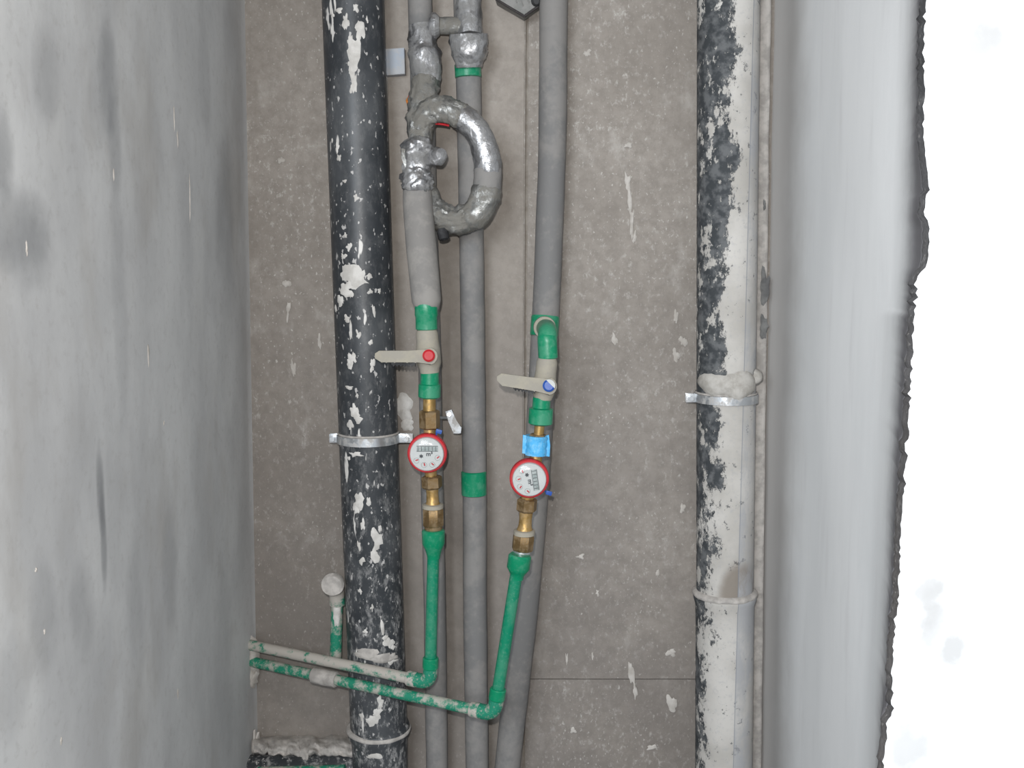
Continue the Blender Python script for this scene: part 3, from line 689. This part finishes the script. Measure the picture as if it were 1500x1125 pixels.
va, ha = valve([[(624, 440, 15), (624, 445, 16.5), (624.3, 462, 17), (624.6, 464, 16), (625, 482, 16), (625, 484, 13)], [(629.5, 545, 13.5), (629.5, 562, 14), (629.3, 563.5, 16.5), (629, 581, 16.5), (629, 583, 14)]],
           [(625, 483, 14), (625.3, 488, 16), (626, 500, 16.5), (627, 512, 18), (628, 532, 18), (629, 540, 15), (629.5, 546, 14)],
           hand(552, 522, 628, 522, 8, 8.5), (628, 521), 'red', YV, 'beige lever valve with red cap and green sockets, above the left meter', 0)
YW = 1.765
vb, hb = valve([[(801, 488, 11), (802, 492, 14), (802.5, 500, 14.5), (803, 524, 14.5), (803, 526, 12)], [(793.5, 582, 13), (793, 597, 13.5), (792.5, 598.5, 18), (791.5, 620, 18), (791.5, 622, 15)]],
           [(802, 524, 13), (801, 530, 15.5), (800, 545, 15.5), (798, 560, 17), (796.5, 576, 16), (795, 585, 13)],
           hand(731, 555, 803, 566, 8.5, 9.5), (804, 565), 'blue', YW, 'beige lever valve with blue cap and green sockets, above the right meter', 0)
bm = bmesh.new(); x, y = 804, 565; r = R(9.4, YW - .04)
c = P(x, y, YW - .0484)
vs_ = [bm.verts.new(c + Vector((r * .99 * math.cos(math.radians(a)), 0, r * .99 * math.sin(math.radians(a))))) for a in range(-25, 125, 10)]
vb_ = [bm.verts.new(v.co + Vector((0, .006, 0))) for v in vs_]
bm.faces.new(vs_); bm.faces.new(vb_[::-1])
for i in range(len(vs_)): bm.faces.new((vs_[i], vb_[i], vb_[(i + 1) % len(vs_)], vs_[(i + 1) % len(vs_)]))
build('worn_edge', bm, M['white'], hb, sharp=30, label='white worn side of the cap')
# tee and elbow that bring the right branch forward from its riser
te = empty('green_tee', P(797, 490, 1.90), 'green pipe tee above the blue-capped valve', 'pipe fitting')
segpart('collar', [(799, 463, 1.945, 20), (799, 465, 1.943, 20.8), (797, 490, 1.94, 20.8), (796.8, 492, 1.94, 20)], 'green', te)
build('outlet', tube(bmesh.new(), smooth_path([P(797, 479, 1.945), P(799, 481, 1.88), P(801, 482, 1.83), P(802, 487, 1.775), P(802, 500, YW)], 6), [R(13.5, 1.86)] * 25, 28), M['green'], te)
build('dust_collar', tube(bmesh.new(), [P(797.3, 479.3, 1.915), P(797.6, 479.6, 1.905), P(798.0, 480, 1.885)], [R(15, 1.9), R(16.5, 1.9), R(16, 1.9)], 28), M['beige'], te, label='dusty grey collar')

# ------------------------------------------------------------------ water meters
texts = []
def frus(root, name, pl, Y, mat, seg=28, rot=0, label=None, sharp=35):
    return build(name, prof([(x, y, Y, r) for x, y, r in pl], seg, rot), M[mat], root, sharp=sharp, label=label)
def meter(c, Y, label, upper, lower, spin, tag_at, group=None):
    root = empty('water_meter', P(lower[-1][1][-1][0], lower[-1][1][-1][1], Y), label, 'water meter')
    for nm, pl, mt, sg in upper + lower:
        frus(root, nm, pl, Y, mt, sg, .3, sharp=30 if sg == 6 else 35)
    cx_, cy_ = c; ctr = P(cx_, cy_, Y)
    def disc(name, y0, y1, r0, r1, mat, par, seg=48, lab=None, bev=.0012):
        bm = bmesh.new()
        tube(bm, [ctr + Vector((0, y0, 0)), ctr + Vector((0, y1 + bev, 0)), ctr + Vector((0, y1, 0))], [r0, r1, r1 - bev], seg)
        return build(name, bm, M[mat], par, lab and 35 or 35, label=lab)
    rB_ = R(29, Y)
    disc('body', .026, -.012, rB_ * .80, rB_ * .93, 'brass', root, bev=.003)
    bz = disc('bezel', -.010, -.026, rB_, rB_, 'red', root, bev=.002)
    bz['label'] = 'red bezel ring'
    dl = disc('dial', -.024, -.034, R(25.2, Y), R(24.6, Y), 'white', root); dl['label'] = 'white dial'
    yd = -.0345
    ca, sa = math.cos(spin), math.sin(spin)
    def L2(u, v, dy=0): u, v = R(u, Y), R(v, Y); return ctr + Vector((u * ca - v * sa, yd - dy, u * sa + v * ca))
    Mrot = Matrix.Rotation(-spin, 4, 'Y')
    bm = bmesh.new(); box(bm, L2(1, 8.5), (R(31, Y), .0012, R(7, Y)), Mrot, .0004); wd = build('counter_window', bm, M['greyprint'], dl, sharp=30)
    bm = bmesh.new()
    for k in range(6): box(bm, L2(-12.5 + k * 5.2, 8.5, .0008), (R(.7, Y), .0006, R(6, Y)), Mrot)
    box(bm, L2(1, 12.4, .0002), (R(31, Y), .0006, R(.6, Y)), Mrot); box(bm, L2(1, 4.7, .0002), (R(31, Y), .0006, R(.6, Y)), Mrot)
    build('counter_divider', bm, M['ink'], dl, sharp=0)
    cu = bpy.data.curves.new('unit_text', 'FONT'); cu.body = 'm\u00b3'; cu.size = R(9, Y); cu.align_x = 'CENTER'; cu.align_y = 'CENTER'; cu.extrude = .0003; cu.offset = .00025
    to = bpy.data.objects.new('unit_text', cu); COL.objects.link(to); to.parent = dl; to.matrix_parent_inverse = Matrix.Identity(4)
    to.matrix_basis = Matrix.Translation(L2(4, .5) - wloc(dl)) @ Matrix.Rotation(-spin, 4, 'Y') @ Matrix.Rotation(math.pi / 2, 4, 'X'); cu.materials.append(M['ink']); texts.append(to)
    bm = bmesh.new()                                     # turning star wheel
    vs = [bm.verts.new(L2(-8 + (3.4 if k % 2 else 1.9) * math.cos(math.pi * k / 6), -2.5 + (3.4 if k % 2 else 1.9) * math.sin(math.pi * k / 6), .0004)) for k in range(12)]
    vb = [bm.verts.new(v.co + Vector((0, .001, 0))) for v in vs]; bm.faces.new(vs); bm.faces.new(vb[::-1])
    for i in range(12): bm.faces.new((vs[i], vb[i], vb[(i + 1) % 12], vs[(i + 1) % 12]))
    build('star_wheel', bm, M['ink'], dl, sharp=20)
    for (u, v) in ((-15, -9), (-4, -15.5), (8, -15), (16, -5)):
        bm = bmesh.new()
        tube(bm, [L2(u + 4 * math.cos(a * math.pi / 8), v + 4 * math.sin(a * math.pi / 8)) for a in range(17)], [.0003] * 17, 6, False)
        build('sub_dial', bm, M['greyprint'], dl)
        bm = bmesh.new(); box(bm, L2(u + .6, v + .8, .0006), (R(1.6, Y), .0006, R(4.4, Y)), Mrot @ Matrix.Rotation(.6 + u, 4, 'Y')); build('pointer', bm, M['red'], dl, sharp=0)
    bm = bmesh.new(); rg = R(24.3, Y); n = 40
    prev = None; tipv = bm.verts.new(ctr + Vector((0, -.0405, 0)))
    for i in range(1, 7):
        q = i / 6; ring = [bm.verts.new(ctr + Vector((rg * q * math.cos(2 * math.pi * k / n), -.0405 + .004 * q ** 4, rg * q * math.sin(2 * math.pi * k / n)))) for k in range(n)]
        for k in range(n):
            bm.faces.new((tipv, ring[k], ring[(k + 1) % n]) if prev is None else (prev[k], ring[k], ring[(k + 1) % n], prev[(k + 1) % n]))
        prev = ring
    build('cover', bm, M['glass'], root, sharp=60, recalc=True, label='clear cover')
    tx, ty = tag_at; bm = bmesh.new(); box(bm, P(tx, ty, Y - .012), (R(9, Y), .005, R(6, Y)), Matrix.Rotation(.3, 4, 'Y'), .001); tube(bm, [P(tx - 3, ty + 1, Y - .012), P(cx_ + (tx - cx_) * .7, cy_ + (ty - cy_) * .7, Y - .014)], [.0012] * 2, 6)
    build('seal', bm, M['blue'], root, sharp=30, label='blue seal')
    return root
upA = [('nipple', [(629, 580, 9.5), (629, 604, 9.5)], 'brass', 24), ('union_nut', [(629, 601, 13), (629, 603, 15.5), (629.5, 626, 15.5), (629.5, 628, 13)], 'brassdark', 6), ('inlet', [(629.5, 624, 9), (629, 640, 9), (629, 650, 12)], 'brass', 24)]
loA = [('outlet', [(630, 680, 12), (631, 692, 9), (631.5, 700, 9)], 'brass', 24), ('union_nut', [(632, 697, 13), (632, 699, 15.5), (632.5, 713, 15.5), (633, 716, 12)], 'brassdark', 6), ('neck', [(633, 713, 10), (633.5, 722, 9), (633.5, 735, 9.5), (634, 741, 12)], 'brass', 24),
       ('washer', [(634, 738, 14), (634, 739, 16), (634, 744, 16), (634, 745, 14)], 'beige', 28), ('adapter_nut', [(634.3, 744, 15), (634.4, 746, 16.5), (634.8, 768, 16.5), (634.8, 770, 15)], 'brassdark', 8), ('thread', [(634.8, 768, 13.5), (635, 780, 13.5)], 'brassdark', 28)]
ma = meter((627.3, 660.5), YV, 'left water meter with upright red-rimmed dial, below the red-capped valve', upA, loA, 0.0, (643, 632))
upB = [('nipple', [(791, 618, 7.5), (788.5, 645, 7.5)], 'brass', 24), ('union_nut', [(788, 636, 12), (787.6, 640, 14), (786, 664, 14), (786, 667, 11)], 'brassdark', 6), ('inlet', [(786, 662, 9), (783.5, 682, 10)], 'brass', 24)]
loB = [('outlet', [(774, 715, 12), (773, 728, 10), (772.5, 736, 10)], 'brass', 24), ('union_nut', [(772.5, 730, 13), (772.3, 732, 15.5), (771, 747, 15.5), (770.8, 750, 12)], 'brassdark', 6), ('neck', [(770.8, 748, 10.5), (770, 760, 9.5), (769, 770, 10), (768.5, 779, 13)], 'brass', 24),
       ('washer', [(768.2, 776, 14), (768.2, 777, 16.2), (768, 783, 16.2), (768, 784, 14)], 'beige', 28), ('adapter_nut', [(767.5, 783, 15), (767.3, 785, 16.5), (765.3, 804, 16.5), (765, 806, 15)], 'brassdark', 8), ('thread', [(764.8, 804, 13), (762.5, 820, 13)], 'steel', 28)]
mb_ = meter((775, 697), YW, 'right water meter with dial turned sideways, below the blue tape', upB, loB, math.radians(-82), (804, 722))
bt = empty('blue_tape', P(785, 668, YW - .02), 'light blue tape wrapped above the right water meter', 'tape')
bm = bmesh.new()
o_ = []
for k in range(9): t = k / 8; o_.append((786 - 1.5 * t, 638 + 28 * t, YW, 16.5 + .6 * math.sin(k * 2.3)))
prof(o_, 40, 0, wrinkle(.07, 60), bm); build('wrap', bm, M['bluetape'], bt, sharp=40)
bm = bmesh.new(); prism(bm, [(766, 637), (776, 639), (776, 666), (765, 664)], YW - .006, .0025, .0004); build('tape_end', bm, M['bluetape'], bt, sharp=30)
bm = bmesh.new(); prism(bm, [(796, 640), (804, 637), (806, 652), (805, 669), (797, 668)], YW - .004, .0025, .0004); build('tape_end', bm, M['bluetape'], bt, sharp=30)

bpy.context.view_layer.update()
for to in texts:                                   # lettering as real mesh
    me = bpy.data.meshes.new_from_object(to); me.materials.clear(); me.materials.append(M['ink'])
    mo = bpy.data.objects.new('unit_print', me); COL.objects.link(mo); mo.parent = to.parent; mo.matrix_basis = to.matrix_basis.copy(); bpy.data.objects.remove(to)
# ------------------------------------------------------------------ green supply pipes
def arc_path(A, C, B, r, n=8):
    """line A-C-B with the corner rounded"""
    a = (A - C).normalized(); b = (B - C).normalized(); pa, pb = C + a * r, C + b * r
    return [A] + [((1 - t) ** 2) * pa + 2 * t * (1 - t) * C + t * t * pb for t in [k / n for k in range(n + 1)]] + [B]
def supply(label, up, corner, wallp, Yv, Yw_, rv, rh, adapter, coll_v, coll_h, coup=None, mid_=None):
    A = P(*up, Yv); C = P(*corner, Yv); B = P(*wallp, Yw_)
    root = empty('supply_pipe', C + Vector((0, 0, -R(rv, Yv))), label, 'pipe')
    segpart('adapter', [(x, y, Yv, r) for x, y, r in adapter], 'green', root)
    bt_ = (A - C).normalized(); bh = (B - C).normalized()
    p, r = subdiv([A, C + bt_ * .012], [R(rv, Yv)] * 2, .02)
    build('vertical_pipe', tube(bmesh.new(), p, r, 24), M['greenpipe'], root)
    p, r = subdiv([C + bh * .012, B + bh * .03], [R(rh, Yv)] * 2, .01)
    build('horizontal_pipe', tube(bmesh.new(), p, r, 24, True, lambda p, i, k: 1 + .05 * N(p * 60)), M['greendusty2'] if coup else M['greendusty'], root, label='pipe crusted with cement')
    pth = arc_path(C + bt_ * .034, C, C + bh * .034, .022)
    build('elbow', tube(bmesh.new(), pth, [R(rv + 2.2, Yv)] * len(pth), 28), M['greendusty2'], root, label='elbow dusted with cement')
    build('collar', tube(bmesh.new(), [C + bt_ * .028, C + bt_ * .030, C + bt_ * .048, C + bt_ * .050], [R(rv + 2, Yv), R(rv + 3.2, Yv), R(rv + 3.2, Yv), R(rv + 2, Yv)], 28), M['green'], root)
    build('collar', tube(bmesh.new(), [C + bh * .028, C + bh * .030, C + bh * .046, C + bh * .048], [R(rh + 2, Yv), R(rh + 3, Yv), R(rh + 3, Yv), R(rh + 2, Yv)], 28, True, lambda p, i, k: 1 + .05 * N(p * 60)), M['greendusty'], root)
    if coup:
        a, b = coup; pa, pb = C.lerp(B, a), C.lerp(B, b)
        build('coupling', tube(bmesh.new(), [pa, pa.lerp(pb, .05), pa.lerp(pb, .5), pa.lerp(pb, .95), pb], [R(q, 1.9) for q in (10, 12, 12.3, 12, 10)], 24, True, lambda p, i, k: 1 + .07 * N(p * 50)), M['mortar'], root, label='coupling covered in cement')
    return root
s1 = supply('green supply pipe from the left meter, turning level along the left wall, upper of two', (635, 800), (630, 1000), (372, 946), YV - .005, 1.962, 9, 8.5,
            [(634.8, 776, 15), (634.9, 778, 17.5), (635, 796, 17), (635.1, 804, 13), (635.2, 812, 10.5), (635.3, 818, 9.5)], 0, 0)
s2 = supply('green supply pipe from the right meter, turning level along the left wall, lower of two', (757, 838), (724, 1046), (372, 970), 1.752, 1.968, 9.5, 8.8,
            [(762, 812, 15), (761.8, 815, 17.5), (760, 832, 17.5), (759, 837, 14), (758, 842, 10.5), (757, 848, 10)], 0, 0, (.63, .735))
# stub with plugged elbow left of the drain pipe
sb = empty('pipe_stub', P(493, 960, 1.93), 'short upright green pipe stub with round plug, left of the charcoal drain pipe', 'pipe')
build('pipe', tube(bmesh.new(), subdiv([P(494.5, 858, 1.93), P(491.5, 970, 1.925)], [R(9, 1.93)] * 2, .01)[0], subdiv([P(494.5, 858, 1.93), P(491.5, 970, 1.925)], [R(9, 1.93)] * 2, .01)[1], 24, True, lambda p, i, k: 1 + .05 * N(p * 70)), M['greendusty2'], sb)
build('elbow', tube(bmesh.new(), smooth_path([P(494, 885, 1.93), P(493, 866, 1.925), P(491, 855, 1.905), P(488, 855, 1.88)], 6), [R(12, 1.9)] * 19, 24, True, lambda p, i, k: 1 + .08 * N(p * 60)), M['greendusty'], sb, label='elbow covered in cement')
build('plug', tube(bmesh.new(), [P(488, 855, 1.885), P(487.5, 856, 1.872), P(487, 857, 1.869)], [R(17, 1.88), R(17, 1.88), R(14, 1.88)], 28, True, lambda p, i, k: 1 + .04 * N(p * 70)), M['mortar'], sb, label='round cement covered plug')
bm = bmesh.new()
A_, B_ = P(494.5, 858, 1.93), P(491.5, 970, 1.925)
splat(bm, cyl_fn(A_, B_, R(9, 1.93), 494, 900), R(7, 1.93), R(22, 1.93), 3, .0014, 22, .35)
build('plaster_splash', bm, M['splat'], sb, sharp=60, label='white plaster splash')

# ------------------------------------------------------------------ bottom left: mortar bedded drain branch and pipe below
db = empty('drain_branch', P(440, 1150, 1.96), 'dark drain branch bedded in mortar at the lower left', 'drain pipe')
Yb_ = 1.95
p, r = subdiv([P(366, 1132, Yb_), P(535, 1128, Yb_)], [R(27, Yb_)] * 2, .01)
build('pipe', tube(bmesh.new(), p, r, 32), M['drainL'], db)
rows4 = []
nx, nv = 90, 16
for k in range(nx + 1):
    px = 372 + (520 - 372) * k / nx; row = []
    lowy = 1107 + 6 * N((px * .09, 0, 1)) + 8 * N((px * .03, 4, 1)) + (9 if 438 < px < 452 else 0) - (6 if px < 392 else 0)
    topy = 1078 + 8 * N((px * .05, 9, 0))
    for j in range(nv + 1):
        q = j / nv; py = topy + (lowy - topy) * q
        yy = 1.998 - (.060 + .012 * N((px * .07, q * 3, 5))) * math.sin(min(1, q * 1.15) * math.pi / 2) ** 0.8 + .004 * N((px * .4, q * 9, 0))
        row.append(P(px, py, yy))
    row.append(P(px, lowy + 2, 1.96)); row.append(P(px, lowy + 2, 1.999)); row.append(P(px, topy, 2.003)); row.append(row[0].copy()); rows4.append(row)
build('mortar_bed', grid_wall(rows4, '', None), M['mortar'], db, sharp=70, label='lumpy pale mortar bed')
gp = empty('green_pipe', P(450, 1140, 1.915), 'level green pipe just showing at the bottom edge on the left', 'pipe')
build('pipe', tube(bmesh.new(), [P(378, 1134, 1.912), P(505, 1131, 1.905)], [R(11, 1.92)] * 2, 24), M['greendusty2'], gp)

# ------------------------------------------------------------------ groups of repeated things
GROUPS = {'water_meter': 'water meters', 'ball_valve': 'lever valves above the meters', 'insulated_pipe': 'foam sleeved riser pipes',
          'supply_pipe': 'green supply pipes from the meters', 'drain_pipe': 'tall drain pipes', 'pipe_clamp': 'clamps round the drain pipes'}
for o in COL.objects:
    if o.parent is None and o.name.split('.')[0] in GROUPS: o['group'] = GROUPS[o.name.split('.')[0]]
